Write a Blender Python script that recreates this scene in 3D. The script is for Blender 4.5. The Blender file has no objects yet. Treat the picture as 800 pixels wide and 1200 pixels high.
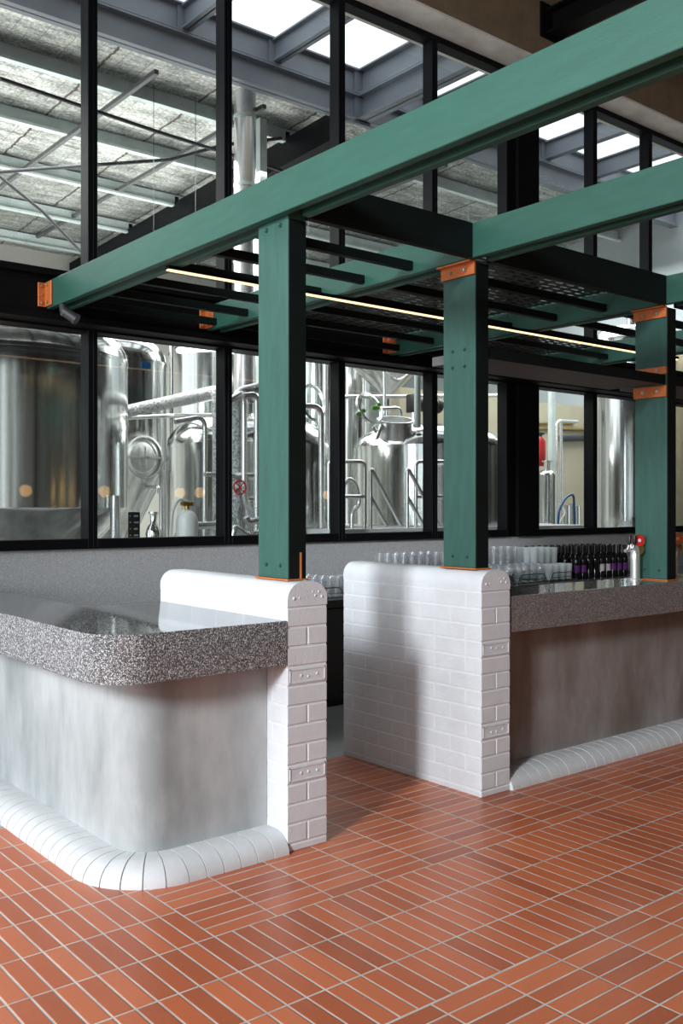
import bpy, bmesh, math, random
from mathutils import Vector, Matrix
random.seed(7)
S = bpy.context.scene
COL = S.collection
PI = math.pi

# ------------------------------------------------------------------ camera frame
F, HZ, CX, EYE = 1119.0, 595.0, 400.0, 1.53
YAW = math.atan(910 / 1119.0)
FW = (math.sin(YAW), math.cos(YAW)); RT = (math.cos(YAW), -math.sin(YAW))
def ray(px, py):
    u = (px - CX) / F
    return FW[0] + RT[0] * u, FW[1] + RT[1] * u, (HZ - py) / F
def at(px, py, Y):                       # survey helper: the point of the plane y = Y seen at a pixel of the photograph
    r = ray(px, py); t = Y / r[1]
    return Vector((r[0] * t, Y, EYE + r[2] * t))
def atd(px, d):                          # ground position at a given depth
    r = ray(px, HZ); return r[0] * d, r[1] * d
def zat(py, d): return EYE + (HZ - py) / F * d

# ------------------------------------------------------------------ materials
MATS = {}
class NT:
    def __init__(s, name):
        s.m = bpy.data.materials.new(name); s.m.use_nodes = True
        s.t = s.m.node_tree; s.t.nodes.clear()
        s.out = s.t.nodes.new('ShaderNodeOutputMaterial')
    def n(s, typ, ins=None, **kw):
        nd = s.t.nodes.new('ShaderNode' + typ)
        for k, v in kw.items(): setattr(nd, k, v)
        for k, v in (ins or {}).items():
            if hasattr(v, 'is_linked') or isinstance(v, bpy.types.NodeSocket): s.t.links.new(v, nd.inputs[k])
            else: nd.inputs[k].default_value = v
        return nd
    def math(s, op, a, b=0.0, c=None):
        ins = {0: a, 1: b}
        if c is not None: ins[2] = c
        return s.n('Math', ins, operation=op).outputs[0]
    def coord(s, kind='Object', scale=(1, 1, 1)):
        tc = s.n('TexCoord')
        return s.n('Mapping', {'Vector': tc.outputs[kind], 'Scale': scale}).outputs[0]
    def noise(s, vec, scale, detail=3, rough=.55):
        return s.n('TexNoise', {'Vector': vec, 'Scale': scale, 'Detail': detail, 'Roughness': rough}).outputs['Fac']
    def ramp(s, fac, stops):
        r = s.n('ValToRGB', {'Fac': fac}); e = r.color_ramp.elements
        while len(e) < len(stops): e.new(.5)
        for el, (p, c) in zip(e, stops): el.position = p; el.color = (*c, 1)
        return r.outputs[0]
    def mix(s, f, a, b):
        m = s.n('Mix', data_type='RGBA')
        for i, v in ((0, f), (6, a), (7, b)):
            if isinstance(v, bpy.types.NodeSocket): s.t.links.new(v, m.inputs[i])
            else: m.inputs[i].default_value = v if i == 0 else (*v, 1)
        return m.outputs[2]
    def bump(s, h, strength=.3, dist=.01):
        return s.n('Bump', {'Height': h, 'Strength': strength, 'Distance': dist}).outputs[0]
    def pbr(s, **kw):
        names = dict(col='Base Color', rough='Roughness', metal='Metallic', normal='Normal', spec='Specular IOR Level',
                     emit='Emission Color', estr='Emission Strength', coat='Coat Weight', alpha='Alpha')
        ins = {}
        for k, v in kw.items():
            if k in ('col', 'emit') and isinstance(v, tuple) and len(v) == 3: v = (*v, 1)
            ins[names[k]] = v
        b = s.n('BsdfPrincipled', ins)
        s.t.links.new(b.outputs[0], s.out.inputs[0]); return b
    def done(s, key): MATS[key] = s.m; return s.m

def simple(key, col, rough=.5, metal=0.0, var=.12, scale=6, bump=0.0, bscale=60, stretch=(1, 1, 1), **kw):
    t = NT(key); v = t.coord(scale=stretch)
    n = t.noise(v, scale, 4)
    c = t.ramp(n, [(.3, tuple(x * (1 - var) for x in col)), (.7, tuple(min(1, x * (1 + var)) for x in col))])
    a = dict(col=c, rough=rough, metal=metal, **kw)
    if bump: a['normal'] = t.bump(t.noise(v, bscale, 3), bump, .004)
    t.pbr(**a); return t.done(key)

simple('brick_paint', (.635, .665, .695), .55, var=.05, scale=9, bump=.45, bscale=55)
simple('mortar_paint', (.69, .705, .72), .6, var=.04, scale=20, bump=.2, bscale=90)
simple('kerb_paint', (.555, .57, .58), .5, var=.05, scale=15, bump=.2, bscale=60)
simple('green', (.026, .092, .074), .5, var=.14, scale=5, bump=.25, bscale=40, stretch=(6, 6, 1))
simple('green_beam', (.021, .092, .068), .5, var=.10, scale=5, bump=.15, bscale=40, stretch=(6, 1, 6))
simple('shaded_green', (.003, .0075, .007), .6, var=.2, scale=6, spec=.2)  # green with the shade of front-facing sides put into its colour
simple('shelf_grey', (.10, .105, .105), .5, var=.1)
simple('black_steel', (.003, .0032, .004), .6, var=.2, spec=.15)
simple('frame_black', (.005, .0055, .007), .5, var=.1, spec=.1)
simple('copper', (.58, .17, .045), .5, metal=.2, var=.15, scale=30)
simple('bolt_steel', (.55, .5, .45), .3, metal=1)
simple('steel_grey', (.20, .225, .265), .5, var=.08, scale=3)
simple('galv', (.62, .71, .70), .5, metal=.15, var=.1, scale=5)
simple('dark_pipe', (.03, .032, .036), .5, var=.1)
simple('hall_wall', (.55, .54, .50), .7, var=.06, scale=2)
simple('hall_cream', (.46, .42, .31), .7, var=.06, scale=2)
simple('hall_white', (.40, .45, .47), .6, var=.03, scale=2)
simple('aisle', (.36, .37, .38), .35, var=.1, scale=4)
simple('hall_floor', (.4, .4, .39), .5, var=.1, scale=2)
simple('lintel', (.88, .87, .79), .8, var=.18, scale=4, bump=.1, bscale=20)
simple('upper_wall', (.25, .19, .115), .8, var=.18, scale=5, bump=.1, bscale=30)
simple('room_wall', (.16, .15, .14), .8, var=.1, scale=2)
simple('room_ceiling', (.14, .14, .14), .8, var=.1, scale=2)
simple('cabinet_black', (.008, .008, .008), .4, var=.1)
simple('wire_black', (.01, .01, .01), .4, var=.1)
simple('red', (.55, .02, .02), .4); simple('orange_badge', (.75, .16, .02), .35); simple('red_badge', (.6, .02, .03), .3)
simple('badge_white', (.8, .75, .72), .4)
simple('blue', (.02, .12, .30), .4); simple('green_clamp', (.22, .62, .08), .4)
simple('white_tank', (.82, .82, .82), .35, var=.03); simple('white_plastic', (.7, .72, .74), .4, var=.03)
simple('brass', (.5, .32, .1), .35, metal=.9); simple('bottle_glass', (.006, .005, .008), .08, var=.1)
simple('foil_black', (.012, .012, .014), .3); simple('label_purple', (.14, .02, .22), .5); simple('label_white', (.62, .55, .56), .5)
simple('chalk', (.012, .013, .014), .7); simple('chalk_white', (.6, .6, .6), .7)
simple('tan_tank', (.42, .38, .27), .3, metal=.8)
simple('deck', (.7, .7, .7), .5, var=.05)

t = NT('stainless')
v = t.coord(scale=(9, 9, .25)); n = t.noise(v, 1.6, 4); n2 = t.noise(t.coord(scale=(120, 120, 1.5)), 1, 2)
t.pbr(col=t.ramp(n, [(.3, (.56, .575, .57)), (.7, (.82, .83, .81))]), metal=1.0,
      rough=t.math('MULTIPLY_ADD', n, .12, .09), normal=t.bump(n2, .04, .002)); t.done('stainless')
simple('stainless_pipe', (.80, .81, .81), .27, metal=.8, var=.06)
t = NT('bench_steel'); n = t.noise(t.coord(scale=(1, 30, 1)), 4, 3)
t.pbr(col=(.6, .61, .62), metal=1.0, rough=t.math('MULTIPLY_ADD', n, .1, .14)); t.done('bench_steel')
t = NT('foil_wrap'); v = t.coord(); n = t.noise(v, 45, 4)
t.pbr(col=t.ramp(n, [(.35, (.25, .26, .27)), (.6, (.66, .67, .68))]), metal=.9, rough=.3, normal=t.bump(n, 1.0, .02)); t.done('foil_wrap')

t = NT('insulation')           # foil blanket held by wire netting under the hall roof
v = t.coord(); n = t.noise(t.coord(scale=(.7, 2.2, 1)), 3.2, 6, .65); n2 = t.noise(v, 28, 4, .7)
xyz = t.n('SeparateXYZ', {0: v})
def gline(sock, period, width):
    f = t.math('FRACT', t.math('DIVIDE', sock, period))
    return t.math('LESS_THAN', f, width / period)
grid = t.math('MAXIMUM', gline(xyz.outputs[0], .3, .010), gline(xyz.outputs[1], .3, .010))
seam = t.math('LESS_THAN', t.math('ABSOLUTE', t.math('SUBTRACT', t.math('FRACT', t.math('DIVIDE', t.math('ADD', xyz.outputs[0], t.math('MULTIPLY', n, .12)), 1.35)), .5)), .012)
c = t.ramp(t.math('MULTIPLY_ADD', n2, .55, t.math('MULTIPLY', n, .5)), [(.36, (.10, .10, .095)), (.5, (.42, .43, .41)), (.64, (.90, .90, .86))])
c = t.mix(t.math('MULTIPLY', grid, .55), c, (.10, .10, .10)); c = t.mix(t.math('MULTIPLY', seam, .9), c, (.06, .035, .02))
t.pbr(col=c, metal=.6, rough=.34, normal=t.bump(t.math('ADD', n, t.math('MULTIPLY', n2, .5)), .9, .04)); t.done('insulation')

def terrazzo(key, dark, mid, light, rough):
    t = NT(key); v = t.coord()
    vo = t.n('TexVoronoi', {'Vector': v, 'Scale': 290.0}); s = t.n('SeparateColor', {0: vo.outputs['Color']})
    vo2 = t.n('TexVoronoi', {'Vector': v, 'Scale': 460.0}); s2 = t.n('SeparateColor', {0: vo2.outputs['Color']})
    chip = t.ramp(s.outputs[0], [(0, dark), (.5, mid), (.80, mid), (.91, light), (1, light)])
    fine = t.ramp(s2.outputs[1], [(0, dark), (.7, mid), (.9, light)])
    t.pbr(col=t.mix(.45, chip, fine), rough=rough, spec=.5); t.done(key)
terrazzo('terrazzo', (.035, .036, .038), (.072, .073, .077), (.86, .87, .88), .09)
terrazzo('terrazzo_brown', (.07, .064, .063), (.15, .138, .135), (.45, .43, .42), .08)
terrazzo('terrazzo_wall', (.34, .35, .36), (.54, .555, .57), (.88, .89, .90), .3)

def render_cement(key, a, b, c3):
    t = NT(key)
    n = t.noise(t.coord(scale=(1, 1, .45)), 2.6, 6, .6); n2 = t.noise(t.coord(scale=(3, 3, 1.0)), 4, 5, .6)
    f = t.math('MULTIPLY_ADD', n2, .2, t.math('MULTIPLY', n, .82))
    t.pbr(col=t.ramp(f, [(.36, a), (.52, b), (.68, c3)]), rough=t.math('MULTIPLY_ADD', n, .3, .3), normal=t.bump(n2, .06, .01)); t.done(key)
render_cement('cement', (.25, .275, .28), (.375, .40, .405), (.50, .515, .52))
render_cement('cement_brown', (.15, .125, .105), (.22, .20, .185), (.33, .32, .31))

# floor tiles: laid 272 x 74 mm, bands of rows set across one another
t = NT('floor_tile'); v = t.coord(); xyz = t.n('SeparateXYZ', {0: v}); X, Y = xyz.outputs[0], xyz.outputs[1]
x0, y0, L, W = 1.797, 2.928, .272, .0744
def cells(sx, sy):
    u = t.math('DIVIDE', t.math('SUBTRACT', X, x0), sx); w = t.math('DIVIDE', t.math('SUBTRACT', Y, y0), sy)
    fu, fw_ = t.math('FRACT', u), t.math('FRACT', w)
    def edge(f, s): return t.math('MULTIPLY', t.math('SUBTRACT', .5, t.math('ABSOLUTE', t.math('SUBTRACT', f, .5))), s)
    d = t.math('MINIMUM', edge(fu, sx), edge(fw_, sy))
    idv = t.n('CombineXYZ', {0: t.math('FLOOR', u), 1: t.math('FLOOR', w)}).outputs[0]
    r = t.n('TexWhiteNoise', {'Vector': idv}, noise_dimensions='3D').outputs['Value']
    return d, r
dA, rA = cells(L, W); dB, rB = cells(W, L)
mask = t.math('MULTIPLY', t.math('GREATER_THAN', X, x0), t.math('GREATER_THAN', Y, y0))
mask = t.math('MAXIMUM', mask, t.math('LESS_THAN', Y, y0 - 3 * L))
def sel(a, b): return t.math('ADD', t.math('MULTIPLY', a, mask), t.math('MULTIPLY', b, t.math('SUBTRACT', 1.0, mask)))
d, r = sel(dA, dB), sel(rA, rB)
n = t.noise(v, 60, 4, .7); n2 = t.noise(v, 5, 3)
tone = t.math('ADD', t.math('MULTIPLY', r, .48), t.math('MULTIPLY', n, .3)); tone = t.math('ADD', tone, t.math('MULTIPLY', n2, .2))
tc = t.ramp(tone, [(.12, (.285, .066, .023)), (.45, (.43, .102, .034)), (.88, (.56, .158, .060))])
g = t.n('MapRange', {0: d, 1: .0024, 2: .0044}).outputs[0]
gc = t.ramp(t.noise(v, 9, 2), [(.3, (.40, .37, .33)), (.7, (.58, .55, .50))])
col = t.mix(g, gc, tc)
hgt = t.math('ADD', t.n('MapRange', {0: d, 1: .002, 2: .007}).outputs[0], t.math('MULTIPLY', n, .06))
t.pbr(col=col, rough=t.math('MULTIPLY_ADD', n, .2, .24), spec=.45, normal=t.bump(hgt, .5, .003)); t.done('floor_tile')

def thin_glass(key, base, edge, tint, white=0.0):
    t = NT(key)
    fac = t.n('LayerWeight', {'Blend': .5}).outputs['Facing']
    f = t.math('MULTIPLY_ADD', t.math('POWER', fac, 4.0), edge, base)
    tr = t.n('BsdfTransparent', {'Color': (*tint, 1)}).outputs[0]
    gl = t.n('BsdfGlossy', {'Color': (1, 1, 1, 1), 'Roughness': .02}).outputs[0]
    m = t.n('MixShader', {0: f, 1: tr, 2: gl}).outputs[0]
    if white:
        df = t.n('BsdfTranslucent', {'Color': (.9, .93, .95, 1)}).outputs[0]; d2 = t.n('BsdfDiffuse', {'Color': (.9, .93, .95, 1)}).outputs[0]
        df = t.n('MixShader', {0: .5, 1: df, 2: d2}).outputs[0]
        m = t.n('MixShader', {0: white, 1: m, 2: df}).outputs[0]
    t.t.links.new(m, t.out.inputs[0]); t.done(key)
thin_glass('pane', .028, .45, (.94, .965, .96))
thin_glass('tumbler', .07, .95, (.97, .975, .98), .05)
thin_glass('tumbler_frosted', .05, .5, (.95, .97, .97), .42)

t = NT('perforated')
v = t.coord(); xyz = t.n('SeparateXYZ', {0: v})
fx = t.math('FRACT', t.math('DIVIDE', xyz.outputs[0], .12)); fy = t.math('FRACT', t.math('DIVIDE', xyz.outputs[1], .06))
hole = t.math('MULTIPLY', t.math('LESS_THAN', t.math('ABSOLUTE', t.math('SUBTRACT', fx, .5)), .32), t.math('LESS_THAN', t.math('ABSOLUTE', t.math('SUBTRACT', fy, .5)), .26))
b = t.n('BsdfPrincipled', {'Base Color': (.06, .06, .058, 1), 'Roughness': .5}).outputs[0]
tr = t.n('BsdfTransparent').outputs[0]
t.t.links.new(t.n('MixShader', {0: t.math('MULTIPLY', hole, .8), 1: b, 2: tr}).outputs[0], t.out.inputs[0]); t.done('perforated')

def emitter(key, col, st):
    t = NT(key); e = t.n('Emission', {'Color': (*col, 1), 'Strength': st}); t.t.links.new(e.outputs[0], t.out.inputs[0]); t.done(key)
emitter('led', (1.0, .66, .36), 2.2); emitter('globe', (1.0, .55, .18), 6.0); emitter('tube_white', (1, .97, .92), 6.0)

# ------------------------------------------------------------------ mesh builder
class MB:
    def __init__(s): s.bm = bmesh.new()
    def box(s, x0, x1, y0, y1, z0, z1, bev=0.0, seg=2):
        r = bmesh.ops.create_cube(s.bm, size=1.0); vs = r['verts']
        for v in vs:
            v.co = Vector(((x0 + x1) / 2 + v.co.x * (x1 - x0), (y0 + y1) / 2 + v.co.y * (y1 - y0), (z0 + z1) / 2 + v.co.z * (z1 - z0)))
        if bev:
            es = list({e for v in vs for e in v.link_edges})
            bmesh.ops.bevel(s.bm, geom=es, offset=bev, segments=seg, profile=.5, affect='EDGES', clamp_overlap=True)
        return s
    def cyl(s, a, b, r1, r2=None, seg=20):
        a, b = Vector(a), Vector(b); d = b - a; r2 = r1 if r2 is None else r2
        m = Matrix.Translation((a + b) / 2) @ d.to_track_quat('Z', 'Y').to_matrix().to_4x4()
        bmesh.ops.create_cone(s.bm, cap_ends=True, segments=seg, radius1=max(r1, 1e-5), radius2=max(r2, 1e-5), depth=d.length, matrix=m); return s
    def ball(s, c, r, sc=(1, 1, 1), u=16, v=10):
        m = Matrix.Translation(c) @ Matrix.Diagonal((*sc, 1)); bmesh.ops.create_uvsphere(s.bm, u_segments=u, v_segments=v, radius=r, matrix=m); return s
    def lathe(s, prof, c=(0, 0, 0), seg=40, axis=None):
        M = Matrix.Translation(c)
        if axis is not None: M = M @ Vector(axis).to_track_quat('Z', 'Y').to_matrix().to_4x4()
        rings = []
        for r, z in prof:
            if r < 1e-6: rings.append([s.bm.verts.new(M @ Vector((0, 0, z)))])
            else: rings.append([s.bm.verts.new(M @ Vector((r * math.cos(2 * PI * k / seg), r * math.sin(2 * PI * k / seg), z))) for k in range(seg)])
        for A, B in zip(rings, rings[1:]):
            for k in range(seg):
                j = (k + 1) % seg
                f = [A[k % len(A)], A[j % len(A)], B[j % len(B)], B[k % len(B)]]
                f = [x for i, x in enumerate(f) if x not in f[:i]]
                if len(f) > 2: s.bm.faces.new(f)
        return s
    def tube(s, pts, r, seg=8, closed=False):
        P = [Vector(p) for p in pts]; n = len(P); rings = []
        up = Vector((0, 0, 1))
        for i, p in enumerate(P):
            if closed: d = (P[(i + 1) % n] - P[i - 1])
            else: d = (P[min(i + 1, n - 1)] - P[max(i - 1, 0)])
            d.normalize()
            if i == 0:
                a = d.orthogonal().normalized()
            else:
                a = (a - d * a.dot(d))
                a = a.normalized() if a.length > 1e-6 else d.orthogonal().normalized()
            b = d.cross(a)
            rings.append([s.bm.verts.new(p + a * (r * math.cos(2 * PI * k / seg)) + b * (r * math.sin(2 * PI * k / seg))) for k in range(seg)])
        prs = list(zip(rings, rings[1:])) + ([(rings[-1], rings[0])] if closed else [])
        for A, B in prs:
            for k in range(seg):
                s.bm.faces.new([A[k], A[(k + 1) % seg], B[(k + 1) % seg], B[k]])
        if not closed:
            s.bm.faces.new(rings[0][::-1]); s.bm.faces.new(rings[-1])
        return s
    def prism(s, poly, z0, z1, axis='Z', bev=0.0):
        # poly of 2D points; axis Z -> (x,y), Y -> (x,z) extruded along y, X -> (y,z) extruded along x
        f = {'Z': lambda p, h: (p[0], p[1], h), 'Y': lambda p, h: (p[0], h, p[1]), 'X': lambda p, h: (h, p[0], p[1])}[axis]
        A = [s.bm.verts.new(f(p, z0)) for p in poly]; B = [s.bm.verts.new(f(p, z1)) for p in poly]; n = len(poly)
        fs = [s.bm.faces.new(A[::-1]), s.bm.faces.new(B)]
        for k in range(n): fs.append(s.bm.faces.new([A[k], A[(k + 1) % n], B[(k + 1) % n], B[k]]))
        if bev:
            es = list(set(fs[0].edges) | set(fs[1].edges))
            bmesh.ops.bevel(s.bm, geom=es, offset=bev, segments=2, profile=.5, affect='EDGES', clamp_overlap=True)
        return s
    def build(s, name, mat, parent=None, smooth=35, local=False):
        bmesh.ops.recalc_face_normals(s.bm, faces=s.bm.faces)
        me = bpy.data.meshes.new(name); s.bm.to_mesh(me); s.bm.free()
        me.materials.append(MATS[mat])
        if smooth:
            me.polygons.foreach_set('use_smooth', [True] * len(me.polygons))
            me.set_sharp_from_angle(angle=math.radians(smooth))
        o = bpy.data.objects.new(name, me); COL.objects.link(o)
        if parent is not None:
            o.parent = parent
            if not local: o.location = -world_loc(parent)
        return o
def world_loc(o):
    v = Vector((0, 0, 0))
    while o is not None: v += Vector(o.location); o = o.parent
    return v
def smooth_path(pts, rad, n=5):           # polyline with rounded corners
    P = [Vector(p) for p in pts]; out = [P[0]]
    for a, b, c in zip(P, P[1:], P[2:]):
        d1 = (a - b); d2 = (c - b); r = min(rad, d1.length * .45, d2.length * .45)
        p, q = b + d1.normalized() * r, b + d2.normalized() * r
        for k in range(n + 1):
            u = k / n; out.append(p * (1 - u) ** 2 + b * 2 * u * (1 - u) + q * u * u)
    out.append(P[-1]); return out
def tag(o, label=None, cat=None, group=None, kind=None):
    if label: o['label'] = label
    if cat: o['category'] = cat
    if group: o['group'] = group
    if kind: o['kind'] = kind
    return o
def thing(name, label, cat, loc=(0, 0, 0), group=None, kind=None):
    o = bpy.data.objects.new(name, None); COL.objects.link(o); o.location = loc; o.empty_display_size = .1
    return tag(o, label, cat, group, kind)
def copy_tree(o, parent=None):
    c = o.copy(); COL.objects.link(c)
    if parent is not None: c.parent = parent
    for ch in list(o.children): copy_tree(ch, c)
    return c
def place(proto, used, loc, rz=0.0, label=None, group=None):
    o = copy_tree(proto) if used else proto
    o.location = loc; o.rotation_euler.z = rz
    if label: o['label'] = label
    if group: o['group'] = group
    return o

# ------------------------------------------------------------------ setting: the bar room
def struct(name, mb, mat, label, cat='wall', smooth=35): return tag(mb.build(name, mat, None, smooth), label, cat, None, 'structure')
struct('floor', MB().box(-4.2, 13, -6, 4.575, -.12, 0), 'floor_tile', 'terracotta tile floor in crossed bands with pale grout', 'floor', 0)
struct('floor_aisle', MB().box(-4.2, 13, 4.575, 6.36, -.12, 0), 'aisle', 'smooth grey floor of the aisle behind the white brick ends', 'floor', 0)
struct('wall_back', MB().box(-4.2, 13, 6.38, 6.55, -.12, 1.24), 'terrazzo_wall', 'grey speckled terrazzo wall below the black window frames', 'wall', 0)
struct('wall_upper', MB().box(-4.2, 13, 6.045, 6.6, 5.955, 7.3), 'upper_wall', 'brown rendered wall above the tall windows', 'wall', 0)
struct('trim_1', MB().box(-4.2, 13, 6.05, 6.6, 5.935, 5.955), 'lintel', 'pale concrete underside of the lintel above the windows', 'lintel', 0)
lw = MB()                                # left wall with its two tall window openings
lw.box(-4.35, -4.2, -6, 6.6, -.12, .8).box(-4.35, -4.2, -6, 6.6, 5.6, 7.3).box(-4.35, -4.2, -6, -5.2, .8, 5.6).box(-4.35, -4.2, 1.5, 2.2, .8, 5.6).box(-4.35, -4.2, 6.0, 6.6, .8, 5.6)
struct('wall_left', lw, 'room_wall', 'rendered side wall with tall window openings, beyond the picture', 'wall', 0)
struct('wall_right', MB().box(13, 13.15, -6, 6.6, -.12, 7.3), 'room_wall', 'rendered far side wall beyond the picture', 'wall', 0)
fwl = MB().box(-4.35, 13.15, -6.15, -6, -.12, .3).box(-4.35, 13.15, -6.15, -6, 5.2, 7.3)
for xa, xb in ((-4.35, -3.0), (-1.9, -.1), (.2, 13.15)): fwl.box(xa, xb, -6.15, -6, .3, 5.2)
struct('wall_front', fwl, 'room_wall', 'rendered wall opposite the bar', 'wall', 0)
struct('ceiling', MB().box(-4.35, 13.15, -6.15, 6.6, 7.3, 7.42), 'room_ceiling', 'dark ceiling high above the bar room', 'ceiling', 0)

# facade windows: each with its own frame and pane
GY = 6.415
mull = [.62, 1.765, 2.897, 4.022, 5.168, 6.282, 7.32]
mullR = [7.75, 8.735, 9.79, 10.9, 12.0]
def window(n, x0, x1, z0, z1, fw_=.036, low=True):
    w = thing('window_%d' % n, '', 'window', ((x0 + x1) / 2, GY, z0), None, 'structure')
    f = MB(); a, b = 6.345, 6.475
    f.box(x0, x0 + fw_, a, b, z0, z1, .004, 1).box(x1 - fw_, x1, a, b, z0, z1, .004, 1)
    f.box(x0 + fw_, x1 - fw_, a, b, z0, z0 + (.07 if low else .05), .004, 1).box(x0 + fw_, x1 - fw_, a, b, z1 - .06, z1, .004, 1)
    f.build('window_frame', 'frame_black', w, 20)
    MB().box(x0 + fw_ * .6, x1 - fw_ * .6, GY - .003, GY + .003, z0 + .03, z1 - .03).build('window_pane', 'pane', w, 0)
    return w
n = 1
edges = list(zip(mull, mull[1:]))
desc_lo = ['outside the picture on the left', 'before the largest steel tank', 'before the round hatch and white gas cylinder', 'crossed by the nearest green post', 'before the brewing vessel with open lid', 'crossed by the second green post']
desc_hi = ['outside the picture on the left', 'at the upper left edge, before purlins', 'second from the left, before the foil roof', 'before the silver flue', 'above the first dark fascia board', 'just left of the wide black column']
for (x0, x1), lo, hi in zip(edges, desc_lo, desc_hi):
    w = window(n, x0, x1, 1.24, 2.835); w['label'] = 'lower black framed window ' + lo; n += 1
    w = window(n, x0, x1, 3.085, 5.935, low=False); w['label'] = 'tall upper black framed window ' + hi; n += 1
for (x0, x1), lo, hi in zip(zip(mullR, mullR[1:]), ['before the cream wall and pipes', 'before the pale steel tank, left of the third post', 'right of the third green post', 'beyond the right picture edge'],
                            ['just right of the wide black column', 'second to the right of the black column', 'at the right picture edge', 'beyond the right edge']):
    w = window(n, x0, x1, 1.24, 2.835); w['label'] = 'lower black framed window ' + lo; n += 1
    w = window(n, x0, x1, 3.085, 5.935, low=False); w['label'] = 'tall upper black framed window ' + hi; n += 1
struct('trim_2', MB().box(7.44, 7.75, 6.33, 6.6, 1.24, 2.78, .005).box(7.44, 7.75, 6.33, 6.6, 3.13, 5.935, .005).box(7.32, 7.44, 6.37, 6.5, 1.24, 2.78).box(7.32, 7.44, 6.37, 6.5, 3.13, 5.935), 'black_steel', 'wide black steel column between the window groups', 'column', 0)
struct('trim_3', MB().box(-4.2, 13, 6.225, 6.6, 2.835, 3.085).box(-4.2, 13, 6.17, 6.6, 3.085, 3.13, .003, 1).box(-4.2, 13, 6.17, 6.6, 2.79, 2.835, .003, 1), 'black_steel', 'black steel transom beam between lower and upper windows', 'beam', 0)
struct('wall_back_left', MB().box(-4.2, .62, 6.38, 6.55, 1.24, 5.935), 'room_wall', 'solid wall left of the windows, beyond the picture', 'wall', 0)
struct('wall_back_right', MB().box(12.0, 13, 6.38, 6.55, 1.24, 5.935), 'room_wall', 'solid wall right of the windows, beyond the picture', 'wall', 0)

# steel roof beam fixed to the brown wall, top right
rb = thing('roof_beam', 'black steel roof beam fixed to the brown wall by an end plate', 'beam', (7.6, 6.0, 6.35))
MB().box(7.50, 7.70, -6, 6.02, 6.20, 6.222).box(7.50, 7.70, -6, 6.02, 6.43, 6.452).box(7.59, 7.61, -6, 6.02, 6.222, 6.43).build('beam_section', 'black_steel', rb, 0)
MB().box(7.42, 7.78, 6.02, 6.045, 6.16, 6.5, .003, 1).build('end_plate', 'black_steel', rb, 0)

# ------------------------------------------------------------------ white painted brick ends
Z0, CH = .033, .0876
def brick_end(x0, x1, y0, y1, courses, label):
    root = thing('brick_bar_end', label, 'wall', ((x0 + x1) / 2, y0, 0))
    xm = (x0 + x1) / 2; g = .0045
    m = MB().box(x0 + .002, x1 - .002, y0 + .004, y1 - .003, 0, 1.10)
    m.build('mortar_bed', 'mortar_paint', root, 0)
    b = MB(); j = lambda: random.uniform(-.0005, .0005)
    def brick(xa, xb, ya, yb, za, zb): b.box(xa + j(), xb + j(), ya + j(), yb, za, zb, .0035, 2)
    zt = Z0
    brick(x0, x1, y0, y0 + .5, 0, Z0 - g); brick(x0, x1, y0 + .5 + g, y1, 0, Z0 - g)
    for c in courses:
        za, zb = zt + g, zt + CH - g
        if c in 'FG':
            brick(x0, x1, y0, y0 + .108, za, zb); y = y0 + .108 + 2 * g
            if c == 'G':
                b.box(x0 + .012, x1 - .012, y0 - .003, y0 + .004, za + .008, za + .013); b.box(x0 + .012, x1 - .012, y0 - .003, y0 + .004, zb - .013, zb - .008)
                b.box(x0 + .012, x0 + .016, y0 - .003, y0 + .004, za + .008, zb - .008); b.box(x1 - .016, x1 - .012, y0 - .003, y0 + .004, za + .008, zb - .008)
                for dx in (-.035, .005, .055): b.ball((xm + dx, y0, (za + zb) / 2 + random.uniform(-.008, .008)), .007, (1, .5, 1))
        else:
            brick(x0, xm - g, y0, y0 + .225, za, zb); brick(xm + g, x1, y0, y0 + .225, za, zb); y = y0 + .225 + 2 * g
        while y < y1 - .02:
            ye = min(y + .228, y1)
            if y1 - ye < .04: ye = y1
            brick(x0, x1, y, ye, za, zb); y = ye + 2 * g
        zt += CH
    b.build('brick_courses', 'brick_paint', root, 12)
    r, zt2 = .078, 1.195; pts = [(x0, zt + g), (x1, zt + g)]
    for k in range(9): a = k / 8 * PI / 2; pts.append((x1 - r + r * math.cos(a), zt2 - r + r * math.sin(a)))
    for k in range(9): a = PI / 2 + k / 8 * PI / 2; pts.append((x0 + r + r * math.cos(a), zt2 - r + r * math.sin(a)))
    cp = MB().prism(pts, y0, y1, 'Y')
    for dx, dz, rr in ((-.075, -.02, .013), (-.045, -.018, .008), (.03, .005, .007), (.045, -.012, .010), (.065, .004, .010), (.082, -.018, .012)):
        cp.ball((xm + dx, y0, 1.145 + dz), rr * .62, (1, .55, 1))
    cp.build('rounded_coping', 'brick_paint', root, 40)
    return root
brick_end(2.485, 2.708, 3.435, 4.60, 'SFSGSFSFGFSF', 'white painted brick bar end joined to the left counter')
brick_end(3.748, 3.975, 3.440, 4.59, 'SFSGSFSFGFSF', 'white painted brick bar end beside the dark brown counter')

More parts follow.
